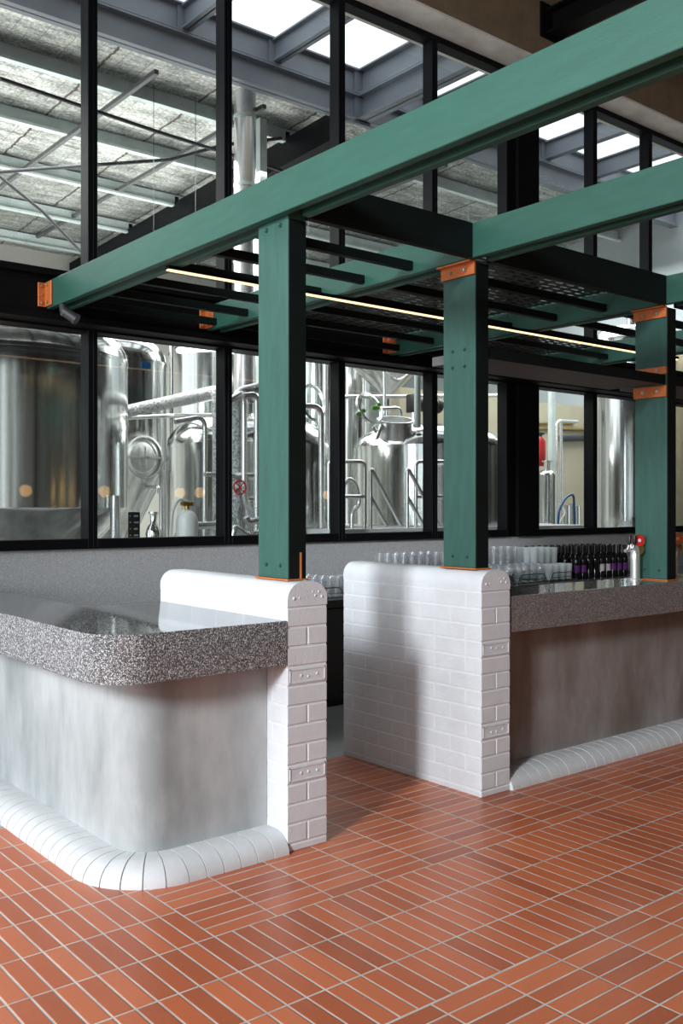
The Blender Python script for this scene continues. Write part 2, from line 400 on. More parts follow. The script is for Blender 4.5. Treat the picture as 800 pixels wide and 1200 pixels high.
# ------------------------------------------------------------------ left counter
def arc(cx, cy, r, a0, a1, n=14): return [(cx + r * math.cos(math.radians(a0 + (a1 - a0) * k / n)), cy + r * math.sin(math.radians(a0 + (a1 - a0) * k / n))) for k in range(n + 1)]
lc = thing('bar_counter', 'left terrazzo topped bar counter with rounded corner on pale cement base', 'counter', (2.05, 4.0, 0))
poly = [(2.483, 3.592), (2.483, 4.5), (1.98, 4.5), (1.98, 6.375), (1.81, 6.375)] + arc(1.81 + .17, 3.592 + .17, .17, 180, 270)
MB().prism(poly, .0, .83, 'Z').build('cement_base', 'cement', lc, 30)
poly = [(2.483, 3.433), (2.483, 4.575), (2.035, 4.575), (2.035, 6.375), (1.61, 6.375)] + arc(1.61 + .2, 3.433 + .2, .2, 180, 270)
MB().prism(poly, .83, 1.029, 'Z', .004).build('terrazzo_top', 'terrazzo', lc, 30)
# rounded brick kerb at the foot
prof = [(0.0, .088), (.05, .089)] + [(.06 + .12 * math.sin(a), .089 * math.cos(a)) for a in [k / 9 * PI / 2 for k in range(1, 10)]]
def kerb(parent, path, nominal=.083, start=0.0):
    P = [Vector((*p, 0)) for p in path]; s = [0.0]
    for a, b in zip(P, P[1:]): s.append(s[-1] + (b - a).length)
    T = s[-1]
    def pos(u):
        u = min(max(u, 0), T)
        for i in range(len(P) - 1):
            if u <= s[i + 1] + 1e-9:
                k = (u - s[i]) / (s[i + 1] - s[i]); q = P[i].lerp(P[i + 1], k); d = (P[i + 1] - P[i]).normalized()
                return q
        return P[-1]
    def nrm(u):
        a, b = pos(u - .012), pos(u + .012); d = (b - a).normalized(); return Vector((-d.y, d.x, 0))
    def sweep(mb, ua, ub, n, sh):
        rings = []
        for k in range(n + 1):
            u = ua + (ub - ua) * k / n; p, N = pos(u), nrm(u)
            pr = prof + [(0, 0)]
            rings.append([mb.bm.verts.new(p + N * max(0, dd - (sh if dd > .02 else 0)) + Vector((0, 0, max(0, zz - (sh if zz > 0.001 else 0))))) for dd, zz in pr])
        for A, B in zip(rings, rings[1:]):
            for i in range(len(A)): j = (i + 1) % len(A); mb.bm.faces.new([A[i], A[j], B[j], B[i]])
        mb.bm.faces.new(rings[0][::-1]); mb.bm.faces.new(rings[-1])
    k = MB(); cnt = int(round(T / nominal)); st = T / cnt
    # at corners the inner path is short: weight stations by the outer edge length
    US = [i * T / 600 for i in range(601)]; O = [pos(u) + nrm(u) * .14 for u in US]; cum = [0.0]
    for a, b in zip(O, O[1:]): cum.append(cum[-1] + (b - a).length)
    cnt = int(round(cum[-1] / nominal)); marks = []
    for i in range(cnt + 1):
        tgt = cum[-1] * i / cnt; q = next(kk for kk in range(601) if cum[kk] >= tgt - 1e-9); marks.append(US[q])
    for a, b in zip(marks, marks[1:]):
        gg = (b - a) * .03 + .0004; sweep(k, a + gg, b - gg, 3, random.uniform(0, .0012))
    k.build('bullnose_bricks', 'kerb_paint', parent, 40)
    m = MB(); sweep(m, 0, T, 60, .0045); m.build('kerb_mortar', 'mortar_paint', parent, 40)
# left kerb: runs along the front of the base, round the corner, back to the wall (outer side on the right of travel, so travel reversed)
inner = [(1.81, 6.375)] + [(1.81, 6.375 - k * .3) for k in range(1, 9)] + arc(1.98, 3.762, .17, 180, 270, 16) + [(2.2, 3.592), (2.483, 3.592)]
kerb(lc, inner[::-1])
# ------------------------------------------------------------------ right counter
rc = thing('bar_counter', 'long dark terrazzo topped counter under the second and third green posts', 'counter', (6, 3.7, 0))
MB().box(3.977, 12.5, 3.60, 3.83, 0, .849).build('cement_base', 'cement_brown', rc, 0)
MB().prism([(3.977, 3.452), (12.5, 3.452), (12.5, 3.86), (3.977, 3.86)], .849, 1.048, 'Z', .004).build('terrazzo_top', 'terrazzo_brown', rc, 20)
kerb(rc, [(12.5 - k * .5, 3.60) for k in range(17)] + [(3.977, 3.60)])

# ------------------------------------------------------------------ pergola over the bar
pg = thing('bar_pergola', 'green timber pergola on three posts over the bar, tied to the facade', 'pergola', (2.6, 3.6, 1.2))
BZ0, BZ1 = 2.86, 3.045
XA = [2.503, 3.742, 5.575, 7.38]
PY0, PY1 = 3.525, 3.765
def bolts(parent, pts, r=.009, axis=(-1, 0, 0), mat='bolt_steel'):
    for p in pts:
        MB().cyl(p, Vector(p) + Vector(axis) * .008, r * 1.25, seg=14).ball(Vector(p) + Vector(axis) * .009, r * .8, (1, 1, 1), 10, 6).build('bolt', mat, parent, 40)
def bracket(x, y, z, sx, sy, sz):         # copper plates; box list
    pass
for i, xa in enumerate(XA):
    bm_ = MB().box(xa, xa + .045, -2.2, 6.2, BZ0, BZ1, .003, 1)
    beam = bm_.build('cross_beam', 'green_beam', pg, 20)
    s2 = MB()
    s2.box(xa + .108, xa + .15, PY1 + .004, 6.2, BZ0, BZ1, .003, 1); s2.box(xa + .108, xa + .15, -2.2, PY0 - .03, BZ0, BZ1, .003, 1)
    s2.build('inner_board', 'green_beam', beam, 20)
    # copper angle on the facade steel
    br = MB().box(xa - .058, xa - .002, 6.205, 6.217, BZ0 + .012, BZ1 - .012, .002, 1).box(xa - .014, xa - .002, 6.10, 6.205, BZ0 + .012, BZ1 - .012, .002, 1).build('copper_bracket', 'copper', pg, 20)
    bolts(br, [(xa - .04, 6.204, z) for z in (2.895, 2.95, 3.01)], .007, (0, -1, 0)); bolts(br, [(xa - .014, 6.15, z) for z in (2.895, 3.01)], .007)
for i, xa in enumerate(XA[:3]):
    zb = 1.205 if i < 2 else 1.056
    p = MB().box(xa + .05, xa + .15, PY0, PY1, zb, BZ1 - .01 if i == 0 else BZ0 - .008, .004, 2).build('post', 'green', pg, 20)
    MB().box(xa + .052, xa + .148, PY0 - .006, PY0 - .0005, zb, BZ0 - .012, .001, 1).build('shaded_front_face', 'shaded_green', p, 20)  # thin added face, paints the shade on the unlit post front
    bp = MB().box(xa + .036, xa + .160, PY0 - .014, PY1 + .014, zb - .008, zb - .0005, .002, 1)
    if i == 0: bp.box(xa + .112, xa + .120, PY0 - .012, PY0 - .0065, zb, zb + .12)
    bpo = bp.build('copper_base_plate', 'copper', p, 20)
    bolts(p, [(xa + .05, PY0 + .06, zb + .06), (xa + .05, PY1 - .07, zb + .06)], .007, mat='green')
    if i == 0: bolts(p, [(xa + .05, PY0 + .06, 2.83), (xa + .05, PY1 - .07, 2.83)], .009, mat='green')
    if i == 1: bolts(p, [(xa + .05, y, z) for y in (PY0 + .08, PY1 - .07) for z in (2.30, 2.39)], .008, mat='green')
    if i > 0:
        b = MB().box(xa + .034, xa + .0495, PY0 - .004, PY1 + .004, BZ0 - .075, BZ0 - .003, .002, 1).box(xa - .0, xa + .034, PY0 - .004, PY1 + .004, BZ0 - .012, BZ0 - .003, .002, 1).build('copper_bracket', 'copper', p, 20)
        bolts(b, [(xa + .034, PY0 + .06, BZ0 - .045), (xa + .034, PY1 - .07, BZ0 - .045)], .009)
    if i == 2:
        for za, zb2 in ((2.412, 2.46), (2.262, 2.336)):
            b = MB().box(xa + .034, xa + .0495, PY0 - .004, PY1 + .004, za, zb2, .002, 1).build('copper_bracket', 'copper', p, 20)
            bolts(b, [(xa + .034, PY0 + .06, (za + zb2) / 2), (xa + .034, PY1 - .07, (za + zb2) / 2)], .009)
SL = [3.955, 4.378, 4.80, 5.22, 5.64, 6.06]
for a, b in zip(XA, XA[1:]):
    MB().box(a + .152, b - .002, 3.495, 3.54, BZ0, BZ1, .003, 1).build('fascia_board', 'shaded_green', pg, 20)  # fascia and slats carry the same painted shade
    for y in SL:
        MB().box(a + .152, b - .002, y, y + .045, 2.883, 2.932, .002, 1).build('slat', 'shaded_green', pg, 20)
MB().box(XA[1] + .16, XA[2] - .01, 3.56, 6.1, 3.015, 3.018).build('perforated_panel', 'perforated', pg, 0)
MB().box(XA[2] + .16, XA[3] - .01, 5.1, 6.1, 3.015, 3.018).build('perforated_panel', 'perforated', pg, 0)
sh = thing('overhead_shelf', 'long thin grey shelf bridging the second and third green posts', 'shelf', (4.7, 3.7, 2.35))
MB().box(XA[1] + .153, XA[2] + .033, 3.535, 3.96, 2.346, 2.40, .003, 1).build('shelf_board', 'shelf_grey', sh, 20)
MB().box(XA[1] + .153, XA[2] + .033, 3.527, 3.5345, 2.342, 2.404, .001, 1).build('front_lip', 'shaded_green', sh, 20)
sh = thing('overhead_shelf', 'grey overhead shelf right of the third green post', 'shelf', (6.5, 3.7, 2.35))
MB().box(XA[2] + .153, 7.4, 3.535, 3.96, 2.346, 2.40, .003, 1).build('shelf_board', 'shelf_grey', sh, 20)
MB().box(XA[2] + .153, 7.4, 3.527, 3.5345, 2.342, 2.404, .001, 1).build('front_lip', 'shaded_green', sh, 20)

led = thing('led_strip_light', 'thin glowing warm LED strip light running under the pergola slats', 'light', (4.9, 4.66, 2.84))
MB().box(2.56, 7.6, 4.645, 4.675, 2.838, 2.858).build('channel', 'black_steel', led, 0)
MB().box(2.56, 7.6, 4.647, 4.673, 2.829, 2.8375, .002, 1).build('diffuser', 'led', led, 20)
sp = thing('spotlight', 'small black spotlight under the far end of the nearest green beam', 'light', (2.57, 5.95, 2.86))
MB().cyl((2.525, 5.99, 2.853), (2.525, 5.97, 2.80), .026).ball((2.525, 5.97, 2.80), .026).build('swivel_arm', 'dark_pipe', sp, 40)
MB().cyl((2.525, 5.975, 2.815), (2.58, 5.93, 2.765), .033).cyl((2.58, 5.93, 2.765), (2.592, 5.92, 2.755), .037).build('lamp_head', 'dark_pipe', sp, 40)

# ------------------------------------------------------------------ back bar
BB = .83
wt = thing('back_bar_worktop', 'long steel worktop behind the bar carrying glasses and bottles', 'worktop', (5, 6, BB))
MB().box(2.1, 12.4, 5.668, 6.375, BB - .055, BB, .002, 1).build('steel_top', 'bench_steel', wt, 20)
MB().box(2.1, 12.4, 5.65, 5.6675, BB - .06, BB - .001, .002, 1).build('dark_front_edge', 'cabinet_black', wt, 20)
proto = thing('under_bench_cabinet', 'black cabinet below the steel worktop, seen between the brick ends', 'cabinet', (0, 0, 0))
MB().box(0, .895, .02, .68, .0, .70).build('body', 'cabinet_black', proto, 0, True)
d = MB().box(.004, .891, 0, .019, .01, .695, .003, 1).build('door', 'cabinet_black', proto, 20, True)
MB().tube(smooth_path([(.80, 0, .45), (.80, -.03, .45), (.80, -.03, .62), (.80, 0, .62)], .01), .006).build('handle', 'dark_pipe', d, 40, True)
for k in range(5):
    o = place(proto, k > 0, (2.2 + k * .9, 5.67, .07))
    o['label'] = ['black cabinet below the worktop nearest the left counter', 'black cabinet below the worktop behind the left brick end', 'black cabinet below the steel worktop, seen between the brick ends', 'black cabinet below the worktop behind the middle of the right brick end', 'black cabinet below the worktop farthest right, behind the right counter'][k]
tag(MB().box(2.2, 6.7, 5.75, 6.3, 0, .0695).build('cabinet_plinth', 'cabinet_black', None, 0), 'low recessed black plinth below the black cabinets', 'plinth')

def tumbler(name, mat, h, r0, r1, stem=False):
    t_ = .0022
    if stem: pr = [(0, 0), (.032, 0), (.032, .004), (.006, .008), (.005, .055), (.02, .062), (r1, .095), (r1 * .9, h), (r1 * .9 - t_, h), (r1 - t_, .095), (.018, .066), (0, .064)]
    else: pr = [(0, 0), (r0, 0), (r1, h), (r1 - t_, h), (r0 - t_, .012), (0, .012)]
    o = MB().lathe(pr, seg=16).build(name, mat, None, 50)
    return o
tA = tumbler('beer_glass', 'tumbler', .150, .031, .040)
tB = tumbler('wine_glass', 'tumbler', .165, .03, .039, True)
tC = tumbler('highball_glass', 'tumbler_frosted', .150, .033, .038)
def putglass(p, st, loc, label, group, flip=False):
    o = p.copy() if st.get(p.name) else p
    if st.get(p.name): COL.objects.link(o)
    st[p.name] = 1; o.location = loc
    if flip: o.rotation_euler.x = PI; o.location.z += .15
    tag(o, label, 'glass', group)
st = {}
rackw = .40
def wire_rack(x, y, label, first, proto=[None]):
    if first:
        r = thing('glass_rack', label, 'rack', (0, 0, 0)); w, dd, h = .42, .5, .085
        m = MB().tube([(0, 0, .006), (w, 0, .006), (w, dd, .006), (0, dd, .006)], .004, 6, True)
        for k in range(1, 6): m.tube([(w * k / 6, 0, .006), (w * k / 6, dd, .006)], .003, 6)
        m.build('base_grid', 'wire_black', r, 40, True)
        for yy in (0, dd):
            MB().tube(smooth_path([(.0, yy, .006), (.05, yy, h), (w - .05, yy, h), (w, yy, .006)], .02), .0042, 6).build('end_hoop', 'wire_black', r, 40, True)
        MB().tube([(.02, 0, .04), (w - .02, 0, .04)], .003, 6).build('front_rail', 'wire_black', r, 40, True)
        proto[0] = r
    o = place(proto[0], not first, (x, y, BB), 0, label); return o
racks = [(4.28, 'black wire glass rack seen in the gap between the brick ends'), (6.28, 'black wire glass rack just right of the second post'), (6.74, 'black wire glass rack holding stemmed glasses beside the frosted ones'),
         (7.20, 'black wire rack around frosted glasses beside the wine bottles'), (8.72, 'black wire glass rack right of the wine bottles')]
for i, (x, l) in enumerate(racks): wire_rack(x, 5.74, l, i == 0)
G1 = 'beer glasses in the gap rack'; G2 = 'stemmed glasses on the back bar'; G3 = 'frosted glasses beside the bottles'; G4 = 'upturned glasses stacked on top'; G5 = 'glasses right of the bottles'
for i in range(5):
    for k in range(5): putglass(tA, st, (4.33 + i * .082, 5.79 + k * .095, BB + .011), 'clear beer glass on the rack seen between the white brick ends', G1)
for i in range(3):
    for k in range(4): putglass(tA, st, (4.78 + i * .085, 5.82 + k * .1, BB + .001), 'clear beer glass standing right of the rack between the brick ends', 'loose beer glasses near the gap')
for x0 in (6.28, 6.74):
    for i in range(4):
        for k in range(5): putglass(tB, st, (x0 + .06 + i * .1, 5.79 + k * .1, BB + .011), 'stemmed clear glass in a wire rack left of the bottles', G2)
for i in range(8):
    for k in range(2): putglass(tA, st, ((6.34, 6.44, 6.54, 6.64, 6.80, 6.90, 7.0, 7.10)[i], 6.09 + k * .1, BB + .177), 'clear glass stacked upright on the stemmed glasses', G4)
for i in range(7):
    for k in range(3): putglass(tA, st, (5.52 + i * .1, 6.08 + k * .1, BB + .001), 'clear glass standing on the worktop behind the right brick end', 'glasses hidden behind the right brick end')
    for k in range(3): putglass(tA, st, (5.52 + i * .1, 6.08 + k * .1, BB + .152), 'clear glass stacked on another, showing above the right brick end', 'glasses peeping over the right brick end')
for i in range(4):
    for k in range(5):
        putglass(tC, st, (7.255 + i * .098, 5.80 + k * .088, BB + .011), 'frosted straight glass beside the dark wine bottles', G3)
        if k > 1: putglass(tC, st, (7.255 + i * .098, 5.80 + k * .088, BB + .162), 'frosted straight glass on top of another beside the wine bottles', 'frosted glasses in the upper layer')
for i in range(4):
    for k in range(3): putglass(tA, st, (8.79 + i * .09, 5.79 + k * .1, BB + .011), 'clear glass in the rack right of the wine bottles', G5)

def bottle_proto(name, label_mat):
    r = thing(name, '', 'bottle')
    pr = [(0, 0), (.036, 0), (.0385, .006), (.0385, .17), (.036, .19), (.02, .225), (.0145, .245), (.0145, .30), (.0165, .302), (.0165, .315), (0, .316)]
    MB().lathe(pr, seg=18).build('glass_body', 'bottle_glass', r, 40, True)
    MB().lathe([(.0151, .245), (.0153, .30), (.0172, .302), (.0172, .3165), (0, .3175)], seg=18).build('neck_foil', 'foil_black', r, 40, True)
    if label_mat:
        m = MB(); R = .0392; n_ = 10; A = []
        for k in range(n_ + 1):
            a = -PI / 2 - .95 + 1.9 * k / n_ - .5
            A.append([m.bm.verts.new((rr * math.cos(a), rr * math.sin(a), z)) for rr, z in ((R, .06), (R, .13), (R - .0005, .13), (R - .0005, .06))])
        for p, q in zip(A, A[1:]):
            for k in range(4): m.bm.faces.new([p[k], p[(k + 1) % 4], q[(k + 1) % 4], q[k]])
        m.bm.faces.new(A[0]); m.bm.faces.new(A[-1][::-1])
        lb = m.build('paper_label', label_mat, r, 40, True)
    return r
protos = {'p': bottle_proto('wine_bottle', 'label_purple'), 'w': bottle_proto('wine_bottle', 'label_white'), 'n': bottle_proto('wine_bottle', None)}
usedp = {}
front = 'ppnnwwppp'
lab = {'p': ('dark wine bottle with purple label in the front row', 'purple labelled bottles in the front row'), 'w': ('dark wine bottle with white label in the front row', 'white labelled bottles'),
       'n': ('plain dark wine bottle in the front row between labelled ones', 'plain bottles in the front row')}
for k, c in enumerate(front):
    place(protos[c], usedp.get(c), (7.76 + k * .1, 5.86, BB + .001), random.uniform(-.3, .3), *lab[c]); usedp[c] = 1
for row, (x0, y) in enumerate([(7.72, 5.965), (7.70, 6.07), (7.68, 6.175), (7.50, 6.28)]):
    for k in range(10 if row < 3 else 12):
        place(protos['n'], True, (x0 + k * .101, y, BB + .001), 0, 'dark wine bottle standing in the rows behind the labelled ones', 'dark bottles in the rear rows')

# beer taps
def tap_font(x, y, z, label, badge, handles):
    r = thing('beer_tap_tower', label, 'tap', (x, y, z))
    path = [(x, y, z + .01), (x, y, z + .15), (x + .005, y + .005, z + .19), (x + .035, y + .03, z + .225)]
    MB().lathe([(0, 0), (.048, 0), (.048, .006), (.036, .012), (0, .012)], (x, y, z), 28).build('base_flange', 'stainless_pipe', r, 40)
    MB().tube(smooth_path(path, .06, 8), .031, 24).build('column', 'stainless_pipe', r, 50)
    MB().tube([(x - .10, y + .01, z + .195), (x + .03, y + .01, z + .205)], .011, 12).build('tap_arm', 'stainless_pipe', r, 50)
    MB().lathe([(0, 0), (.040, 0), (.042, .006), (.030, .012), (0, .013)], (x + .03, y + .0, z + .205), 28, (-.55, -.75, .35)).build('face_plate', 'brass', r, 40)
    for dx in handles:
        h = MB().tube([(x + dx, y + .01, z + .20), (x + dx + .006, y, z + .235)], .006, 10).build('tap_spindle', 'stainless_pipe', r, 40)
        MB().lathe([(0, 0), (.008, 0), (.012, .02), (.0135, .055), (.010, .064), (0, .065)], (x + dx + .008, y, z + .232), 16, (.08, -.05, 1)).build('tap_handle', 'cabinet_black', h, 40)
    bx, by, bz = x + .042, y - .0, z + .262
    b = MB().cyl((bx, by, z + .215), (bx, by, z + .24), .007).lathe([(0, -.010), (.036, -.010), (.040, 0), (.036, .010), (0, .010)], (bx, by, bz), 32, (-.5, -1, .1)).build('badge_lens', badge, r, 40)
    MB().lathe([(.036, -.013), (.042, -.013), (.043, 0), (.042, .013), (.036, .013)], (bx, by, bz), 32, (-.5, -1, .1)).build('badge_rim', 'brass', b, 40)
    n_ = Vector((-.5, -1, .1)).normalized(); c_ = Vector((bx, by, bz)) + n_ * .0105
    MB().lathe([(0, -.0005), (.012, -.0005), (.012, .0005), (0, .0005)], c_, 20, n_).build('badge_mark', 'badge_white', b, 0)
    return r
tap_font(5.535, 3.705, 1.049, 'steel beer tap tower with red round badge left of the third post', 'red_badge', (-.075, -.02))
tap_font(6.02, 3.72, 1.049, 'steel beer tap tower with orange round badge right of the third post', 'orange_badge', (-.075,))

# ------------------------------------------------------------------ brewery hall behind the glass
struct('floor_hall', MB().box(-6, 17, 6.6, 17.2, -.12, 0), 'hall_floor', 'concrete floor of the brewery hall', 'floor', 0)
struct('wall_hall_back', MB().box(-6, 17, 17, 17.2, -.1, 6.3), 'hall_wall', 'pale far wall of the brewery hall', 'wall', 0)
struct('wall_hall_right', MB().box(14.6, 14.8, 6.6, 17, -.1, 6.55), 'hall_white', 'white panel end wall of the brewery hall on the right', 'wall', 0)
struct('wall_hall_cream', MB().box(9.75, 14.6, 10.6, 10.8, 0, 3.35), 'hall_cream', 'cream partition wall seen behind the pipes on the right', 'wall', 0)
# roof: foil blanket, purlins, steel
def rz(y): return 6.52 - .04 * (y - 9)
roof = MB(); P = [(9.0, rz(9.0) + .02), (17.2, rz(17.2) + .02), (17.2, rz(17.2) + .1), (9.0, rz(9) + .1)]
roof.prism(P, -6, 14.8, 'X'); ro = struct('ceiling_hall', roof, 'insulation', 'silver foil insulated roof lining of the brewery hall', 'ceiling', 0)
for k, y in enumerate([10.13, 11.55, 13.05, 14.6, 16.1]):
    z = rz(y); w = .075
    o = MB().box(-6, 14.6, y, y + .006, z - .2, z).box(-6, 14.6, y, y + w, z - .006, z).box(-6, 14.6, y - w, y, z - .2, z - .194).box(-6, 14.6, y - w - .004, y - w, z - .2, z - .17).build('purlin', 'galv', ro, 0)
for x in (4.9, 6.3, 9.3):                 # bridging angles
    MB().box(x, x + .05, 9.2, 16.5, rz(9.2) - .33, rz(9.2) - .28).build('bridging_angle', 'shelf_grey', ro, 0)
# main steel
ibx = lambda m, x0, x1, y, z0, z1, w=.2: m.box(x0, x1, y - .008, y + .008, z0, z1).box(x0, x1, y - w / 2, y + w / 2, z0, z0 + .02).box(x0, x1, y - w / 2, y + w / 2, z1 - .02, z1)
iby = lambda m, x, y0, y1, z0, z1, w=.2: m.box(x - .008, x + .008, y0, y1, z0, z1).box(x - w / 2, x + w / 2, y0, y1, z0, z0 + .02).box(x - w / 2, x + w / 2, y0, y1, z1 - .02, z1)
m = MB(); ibx(m, -6, 14.6, 9.0, 6.59, 6.90, .16); ibx(m, -6, 14.6, 9.0, 6.28, 6.585, .16)
tag(m.build('steel_beam', 'steel_grey', None, 0), 'deep grey double steel beam along the edge of the foil roof', 'beam')
k = 0
xs = [1.55, 2.75, 3.95, 5.14, 6.32, 8.85, 10.0, 11.15, 12.35]
for i, x in enumerate(xs):
    m = MB(); iby(m, x, 6.65, 8.98, 6.62, 6.88, .12); m.box(x - .09, x + .09, 8.96, 8.985, 6.6, 6.9)
    tag(m.build('cross_joist', 'steel_grey', None, 0), 'grey steel joist crossing the open skylight from the facade to the double beam', 'beam', 'skylight joists')
m = MB(); iby(m, 7.62, 6.65, 8.98, 6.59, 6.90, .18); iby(m, 7.62, 6.65, 8.98, 6.28, 6.585, .18); m.box(7.5, 7.74, 8.95, 8.985, 6.24, 6.92)
tag(m.build('portal_beam', 'steel_grey', None, 0), 'deep grey steel beam above the wide black column, joining the double beam', 'beam')
m = MB(); m.prism([(9.1, 6.36), (16.9, 6.06), (16.9, 5.72), (9.1, 6.02)], 7.25, 7.42, 'X')
rf = tag(m.build('roof_rafter', 'frame_black', None, 0), 'dark steel rafter sloping away below the purlins', 'beam')
for y in (10.13, 11.55, 13.05, 14.6):
    MB().box(7.30, 7.36, y - .01, y + .02, 6.36 - .0385 * (y - 9.1), 6.36 - .0385 * (y - 9.1) + .12).build('cleat', 'frame_black', rf, 0)
tag(MB().tube([at(0, 92, 9.8), at(180, 153, 9.8), at(330, 200, 9.8)], .022, 8).build('conduit_pipe', 'dark_pipe', None, 40), 'dark conduit pipe running below the first purlins', 'pipe')
tag(MB().tube([at(-20, 203, 10.9), at(200, 187, 10.4), at(262, 170, 10.2), at(330, 162, 10.0)], .022, 8).build('bracing_rod', 'dark_pipe', None, 40), 'long dark bracing rod crossing beneath the purlins', 'rod')
tag(MB().tube([at(-5, 203, 10.7), at(50, 248, 10.7), at(95, 295, 10.7)], .02, 8).build('bracing_rod', 'dark_pipe', None, 40), 'short dark bracing rod falling at the far left', 'rod')
tag(MB().box(-6, 14.6, 16.6, 16.95, 5.0, 5.6).build('gutter_beam', 'frame_black', None, 0), 'dark horizontal beam along the far wall under the roof', 'beam')
# hanging droppers
for px in (229, 110, 180, 312, 361):
    a, b = at(px, 95, 10.0), at(px, 330, 10.0)
    a.z = rz(10.0) - .01
    tag(MB().tube([a, Vector((a.x, a.y, 3.6))], .0035, 6).build('hanging_wire', 'shelf_grey', None, 0), 'thin galvanised wire hanging from the foil roof', 'wire', 'hanging wires under the roof')
# silver flue
x, y = atd(287, 11.2)
fl = thing('flue_duct', 'tall silver flue duct rising beside the window mullion to the roof', 'duct', (x, y, 0))
pts = [(x, y, 2.4), (x, y, rz(y) - .1)]
MB().tube(pts, .128, 28).build('duct_pipe', 'foil_wrap' if 0 else 'stainless_pipe', fl, 50)
for z in (3.4, 4.4, 5.3, 6.1): MB().lathe([(.129, -.02), (.136, -.02), (.136, .02), (.129, .02)], (x, y, z), 28).build('joint_collar', 'galv', fl, 40)
MB().cyl((x, y, 0), (x, y, 2.4), .10).build('stand_pipe', 'stainless_pipe', fl, 40)
x, y = atd(306, 11.6)
tag(MB().box(x - .05, x + .05, y - .05, y + .05, 0, rz(y) - .25).build('steel_post', 'galv', None, 0), 'slim galvanised post just right of the silver flue', 'post')

def tank(name, label, px, d, hw, z_sh, z_cyl, dome, cone=None, legs=True, mat='stainless', group=None, cat='tank'):
    x, y = atd(px, d); th = math.atan((px - CX) / F); R = hw * d * math.cos(th) / F
    r = thing(name, label, cat, (x, y, 0), group)
    pr = [(R, z_cyl), (R, z_sh - .02), (R + .006, z_sh - .02), (R + .006, z_sh + .01), (R, z_sh + .01)]
    for k in range(1, 9):
        a = k / 8 * PI / 2; pr.append((R * math.cos(a) ** .7 if k < 8 else 0.0, z_sh + .01 + dome * math.sin(a)))
    MB().lathe([(0, z_cyl)] + pr, (x, y, 0), 64).build('tank_shell', mat, r, 40)
    if cone is not None:
        MB().lathe([(R - .002, z_cyl - .002), (R - .02, z_cyl - .03), (.09, cone), (.09, cone - .08), (0, cone - .08)], (x, y, 0), 64).build('cone_bottom', mat, r, 40)
    for k in range(3):
        a = -PI / 2 + .6 + k * 2 * PI / 3
        top = z_cyl + .1
        if legs: MB().cyl((x + (R + .03) * math.cos(a), y + (R + .03) * math.sin(a), 0), (x + (R + .03) * math.cos(a), y + (R + .03) * math.sin(a), top), .04).build('leg', 'stainless_pipe', r, 40)
    MB().cyl((x, y, z_sh + dome), (x, y, z_sh + dome + .12), .05).cyl((x, y, z_sh + dome + .12), (x, y, z_sh + dome + .14), .075).build('top_port', 'stainless_pipe', r, 40)
    return r, x, y, R
def manway(parent, x, y, R, z, az, rad):
    n_ = Vector((math.cos(az), math.sin(az), 0)); c = Vector((x, y, z)) + n_ * (R - .03)
    h = MB().lathe([(rad, 0), (rad, .06), (rad * .8, .065), (rad * .76, .05), (0, .045)], c, 36, n_).build('manway_hatch', 'stainless_pipe', parent, 40)
    MB().lathe([(rad * 1.02, .055), (rad * 1.1, .06), (rad * 1.1, .085), (rad * 1.02, .085)], c, 36, n_).build('clamp_ring', 'stainless_pipe', h, 40)
    q = c + n_ * .10; t_ = Vector((-n_.y, n_.x, 0))
    MB().tube([q + t_ * rad * .9, q - t_ * rad * .9], .012, 8).tube([q + Vector((0, 0, rad * .5)), q - Vector((0, 0, rad * .5))], .010, 8).cyl(c + n_ * .04, c + n_ * .15, .018).build('cross_bar', 'stainless_pipe', h, 40)

tank('fermenter_tank', 'largest steel fermenter tank at the far left behind the glass', 5, 8.2, 150, 2.79, 1.53, .36, .45)
r2, x, y, R = tank('fermenter_tank', 'steel fermenter tank with round hatch and blue plate behind the largest tank', 128, 10.5, 68, 3.10, 1.92, .32, .85)
manway(r2, x, y, R, 2.06, -PI / 2 + .12, .21)
MB().box(x - .03 + .10, x + .07 + .10, y - R - .012, y - R + .03, 3.0, 3.07).build('blue_plate', 'blue', r2, 0)
v_ = MB().tube(smooth_path([(x + .2, y - R * .8, 1.75), (x + .2, y - R - .12, 1.75), (x + .2, y - R - .12, 1.68)], .03), .022, 10).build('sample_valve', 'stainless_pipe', r2, 40)
tank('storage_tank', 'tall steel tank with domed top at the back, left of the flue', 246, 14.0, 50, 3.70, .9, .22, None)
tank('storage_tank', 'tall steel tank at the back between the post and the open lid', 372, 12.8, 32, 3.42, .9, .2, None)
tank('storage_tank', 'slim steel column tank left of the tilted hatch lid', 414, 14.2, 20, 3.95, .9, .1, None)
k4, x4, y4, R4 = tank('brew_kettle', 'wide domed brew kettle behind the nearest green post', 291, 9.6, 95, 2.13, .55, .33, None)
k6, x6, y6, R6 = tank('mash_tun', 'wide domed mash vessel with open hatch behind the middle window', 503, 11.0, 89, 2.20, 1.34, .27, None, False)
t8, x8, y8, R8 = tank('bright_tank', 'pale upright steel tank left of the third green post', 739, 12.5, 47, 3.6, .7, .3, None)
tank('bright_tank', 'golden toned steel tank at the right picture edge', 826, 13.2, 44, 3.6, .7, .3, None, True, 'tan_tank')
tank('bright_tank', 'small steel vessel low in front of the cream wall', 641, 13.6, 12, 1.98, .4, .08, None, True, 'stainless')
manway(t8, x8, y8, R8, 1.15, -PI / 2 - .95, .21)
